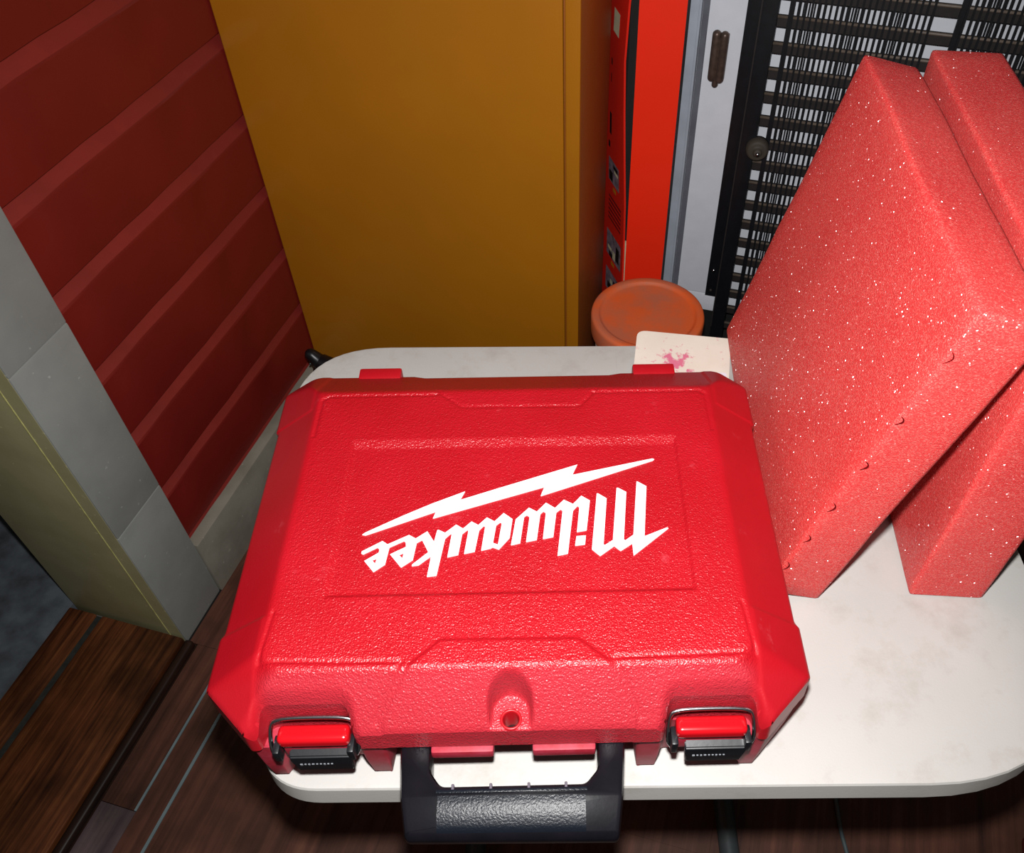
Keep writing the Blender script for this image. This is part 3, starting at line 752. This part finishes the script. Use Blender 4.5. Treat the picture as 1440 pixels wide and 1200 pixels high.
# latches: steel bail around a red catch on the lid, black lever below
M['glossred'] = simple('glossy_red_plastic', lin(176, 12, 22), 0.2, var=0.03, bump=0.02)
def latch(x0, x1, dy=0):
    xm = (x0 + x1) / 2
    bm = bmesh.new(); add_box(bm, (xm - 0.0230, -0.0600 + dy, 0.0660), (xm + 0.0230, -0.0480 + dy, 0.0775), 0.0042, 4)
    ct = frombm('latch_catch', bm, M['glossred'], cs, auto=50)
    bm = bmesh.new(); add_box(bm, (xm - 0.0215, -0.0580, 0.0500), (xm + 0.0215, -0.0450, 0.0665), 0.0015, 2)
    frombm('catch_plate', bm, M['dustyred'], ct, auto=40)
    bm = bmesh.new()
    p = [(xm - 0.0250, -0.0600, 0.0560), (xm - 0.0285, -0.0590, 0.0640), (xm - 0.0275, -0.0500, 0.0800), (xm - 0.0235, -0.0475, 0.0838), (xm, -0.0470, 0.0842), (xm + 0.0235, -0.0475, 0.0838), (xm + 0.0275, -0.0500, 0.0800), (xm + 0.0285, -0.0590, 0.0640), (xm + 0.0250, -0.0600, 0.0560)]
    tube(bm, smoothpath(p, 2), 0.0014, 10)
    frombm('latch_bail', bm, M['steel'], cs, smooth=True)
    bm = bmesh.new()
    pr_ = [(-0.0590, 0.0640), (-0.0640, 0.0620), (-0.0650, 0.0580), (-0.0640, 0.0400), (-0.0610, 0.0370), (-0.0590, 0.0390)]
    w_ = [(xm + 0.0035 - 0.0205, 1), (xm + 0.0035 + 0.0200, 1)]
    rows_ = []
    for xx, _s in w_:
        rows_.append([bm.verts.new((xx + (0.002 * (1 if xx < xm else -1) if z_ < 0.043 else 0), y_, z_)) for y_, z_ in pr_])
    for i in range(len(pr_)):
        i2 = (i + 1) % len(pr_); bm.faces.new((rows_[0][i], rows_[0][i2], rows_[1][i2], rows_[1][i]))
    bm.faces.new(rows_[0]); bm.faces.new(rows_[1][::-1])
    bmesh.ops.bevel(bm, geom=bm.edges[:], offset=0.0009, segments=2, affect='EDGES')
    lv_ = frombm('latch_lever', bm, M['black'], cs, auto=35)
    for xx in (xm - 0.0262, xm + 0.0212):
        bm = bmesh.new(); add_box(bm, (xx, -0.0645, 0.0560), (xx + 0.0045, -0.0520, 0.0700), 0.0014, 2)
        frombm('lever_arm', bm, M['black'], lv_, auto=40)
    # tiny moulded marks on the lever
    bm = bmesh.new(); xx = xm - 0.0115; rnd = random.Random(3)
    for i, hgt in enumerate((1.5, 1.0, 1.4, 0.8, 0.8, 0.8, 1.4, 0.8, 0.8)):
        ww = 0.0016 if i in (0, 3) else 0.0012
        add_box(bm, (xx, -0.0652, 0.0530 - hgt * 0.0012), (xx + ww, -0.0642, 0.0530)); xx += ww + 0.0012
    frombm('moulded_mark', bm, simple('grey_mark', lin(120, 124, 130), 0.5, bump=0) if 'grey_mark' not in bpy.data.materials else bpy.data.materials['grey_mark'], lv_)
latch(0.1020, 0.1580)
latch(-0.1540, -0.0970)

# ------------------------------------------------------------ foam blocks
def foam_mat(name, a, b, hi):
    k = NT(name); v = k.coord()
    c = k.ramp(k.noise(v, 9, 3), [(0.35, a), (0.65, b)])
    vo = k.n('ShaderNodeTexVoronoi'); vo.inputs['Scale'].default_value = 1250; k.l(v, vo.inputs['Vector'])
    sep = k.n('ShaderNodeSeparateColor'); k.l(vo.outputs['Color'], sep.inputs[0])
    m1 = k.ramp(sep.outputs[0], [(0.55, (0, 0, 0, 1)), (1.0, (0.55, 0.55, 0.55, 1))])
    c = k.mix(m1, c, hi)
    k.bump(vo.outputs['Distance'], 0.6, 0.0007)
    v2 = k.n('ShaderNodeTexVoronoi'); v2.inputs['Scale'].default_value = 1300; k.l(v, v2.inputs['Vector'])
    g = k.n('ShaderNodeNewGeometry'); vm = k.n('ShaderNodeVectorMath'); vm.operation = 'MULTIPLY_ADD'; k.l(v2.outputs['Color'], vm.inputs[0]); vm.inputs[1].default_value = (2.0, 2.0, 2.0); vm.inputs[2].default_value = (-1.0, -1.0, -1.0)
    va = k.n('ShaderNodeVectorMath'); va.operation = 'ADD'; k.l(vm.outputs[0], va.inputs[0]); k.l(g.outputs['Normal'], va.inputs[1])
    vn = k.n('ShaderNodeVectorMath'); vn.operation = 'NORMALIZE'; k.l(va.outputs[0], vn.inputs[0]); k.l(vn.outputs[0], k.b.inputs['Coat Normal'])
    k.b.inputs['Coat Weight'].default_value = 0.6; k.b.inputs['Coat Roughness'].default_value = 0.2
    # glossy cell membranes, randomly tilted, that catch the flash
    k.set(c, 0.8, 0, 0.15)
    return k.m
    rr = k.ramp(sep.outputs[1], [(0.955, (0.75, 0.75, 0.75, 1)), (0.965, (0.22, 0.22, 0.22, 1))]); k.l(rr, k.b.inputs['Roughness'])
    sp = k.ramp(sep.outputs[1], [(0.955, (0.2, 0.2, 0.2, 1)), (0.965, (1, 1, 1, 1))]); k.l(sp, k.b.inputs['Specular IOR Level'])
    return k.m
FM = foam_mat('coral_foam', lin(206, 54, 54), lin(214, 64, 62), lin(234, 126, 116))
def foam_block(name, x, y, ps, al, L_, H_, T_, label, mat, seed):
    rt = empty(name, (x, y, T + 0.0005), -ps, label, 'foam block', 'foam blocks on the table')
    bm = bmesh.new(); NXs, NYs, NZs = 6, 22, 20
    add_box(bm, (-T_, 0, 0), (0, L_, H_), 0.0036, 2)
    for ax, n, s in ((0, 4, T_), (1, 16, L_), (2, 16, H_)):
        for i in range(1, n):
            co = [0, 0, 0]; no = [0, 0, 0]; co[ax] = (-s + s * i / n) if ax == 0 else s * i / n; no[ax] = 1
            bmesh.ops.bisect_plane(bm, geom=bm.verts[:] + bm.edges[:] + bm.faces[:], plane_co=co, plane_no=no)
    from mathutils import noise
    for v_ in bm.verts:
        d = noise.noise_vector(v_.co * 9 + Vector((seed, 0, 0))) * 0.0018 + noise.noise_vector(v_.co * 40 + Vector((0, seed, 0))) * 0.0004
        if v_.co.z < 0.002: d.z = 0; d *= 0.3
        v_.co += d
    bm.transform(Matrix.Rotation(al, 4, 'Y'))
    o = frombm('block', bm, mat, rt, smooth=True); sharp(o.data, 60)
    return rt, o
f1, fb1 = foam_block('foam_block', 0.0965, 0.4065, -0.247, 0.236, 0.314, 0.302, 0.0475, 'thick coral foam slab nearer the case, with small slits along its front edge', FM, 3.1)
f2, fb2 = foam_block('foam_block', 0.2250, 0.4425, -0.222, 0.024, 0.343, 0.292, 0.0600, 'upright coral foam slab behind the first slab, at the right edge', FM, 8.7)
# knife slits near the front corner of the first slab
slit_m = simple('shaded_slit', lin(92, 12, 14), 0.9, spec=0)
for z_, ln, sl in ((0.040, 0.012, 0.5), (0.078, 0.010, 0.2), (0.118, 0.011, -0.1), (0.166, 0.009, -0.4), (0.212, 0.008, -0.6), (0.268, 0.010, 0.4)):
    bm = bmesh.new(); pts = []
    for i in range(7):
        t = i / 6 - 0.5; pts.append((-0.0455 + 0.004 * math.cos(t * 3) - 0.002, -0.0004 + 0.0, z_ + t * ln))
    tube(bm, pts, [0.0001, 0.0003, 0.0005, 0.0006, 0.0005, 0.0003, 0.0001], 6)
    bm.transform(Matrix.Rotation(0.236, 4, 'Y'))
    frombm('slit', bm, slit_m, f1)

# ------------------------------------------------------------ on the floor
bm = bmesh.new()
tube(bm, smoothpath([(0.210, 0.75, 0.006), (0.235, 0.60, 0.0035), (0.2545, 0.520, 0.0035), (0.262, 0.485, 0.0035), (0.2745, 0.452, 0.0035), (0.30, 0.38, 0.0035), (0.33, 0.20, 0.0035)], 2), 0.0030, 8)
tag(frombm('power_cable', bm, simple('grey_green_cable', lin(74, 86, 88), 0.5), None, smooth=True), 'thin grey cable running across the brown floor under the table', 'cable')
bm = bmesh.new(); add_box(bm, (0.508, 0.36, 0.0), (0.70, 0.54, 0.06), 0.006, 2)
tag(frombm('storage_box', bm, simple('dull_dark_red', lin(96, 26, 24), 0.6), None, auto=40), 'dark red box on the floor at the lower right corner', 'box')
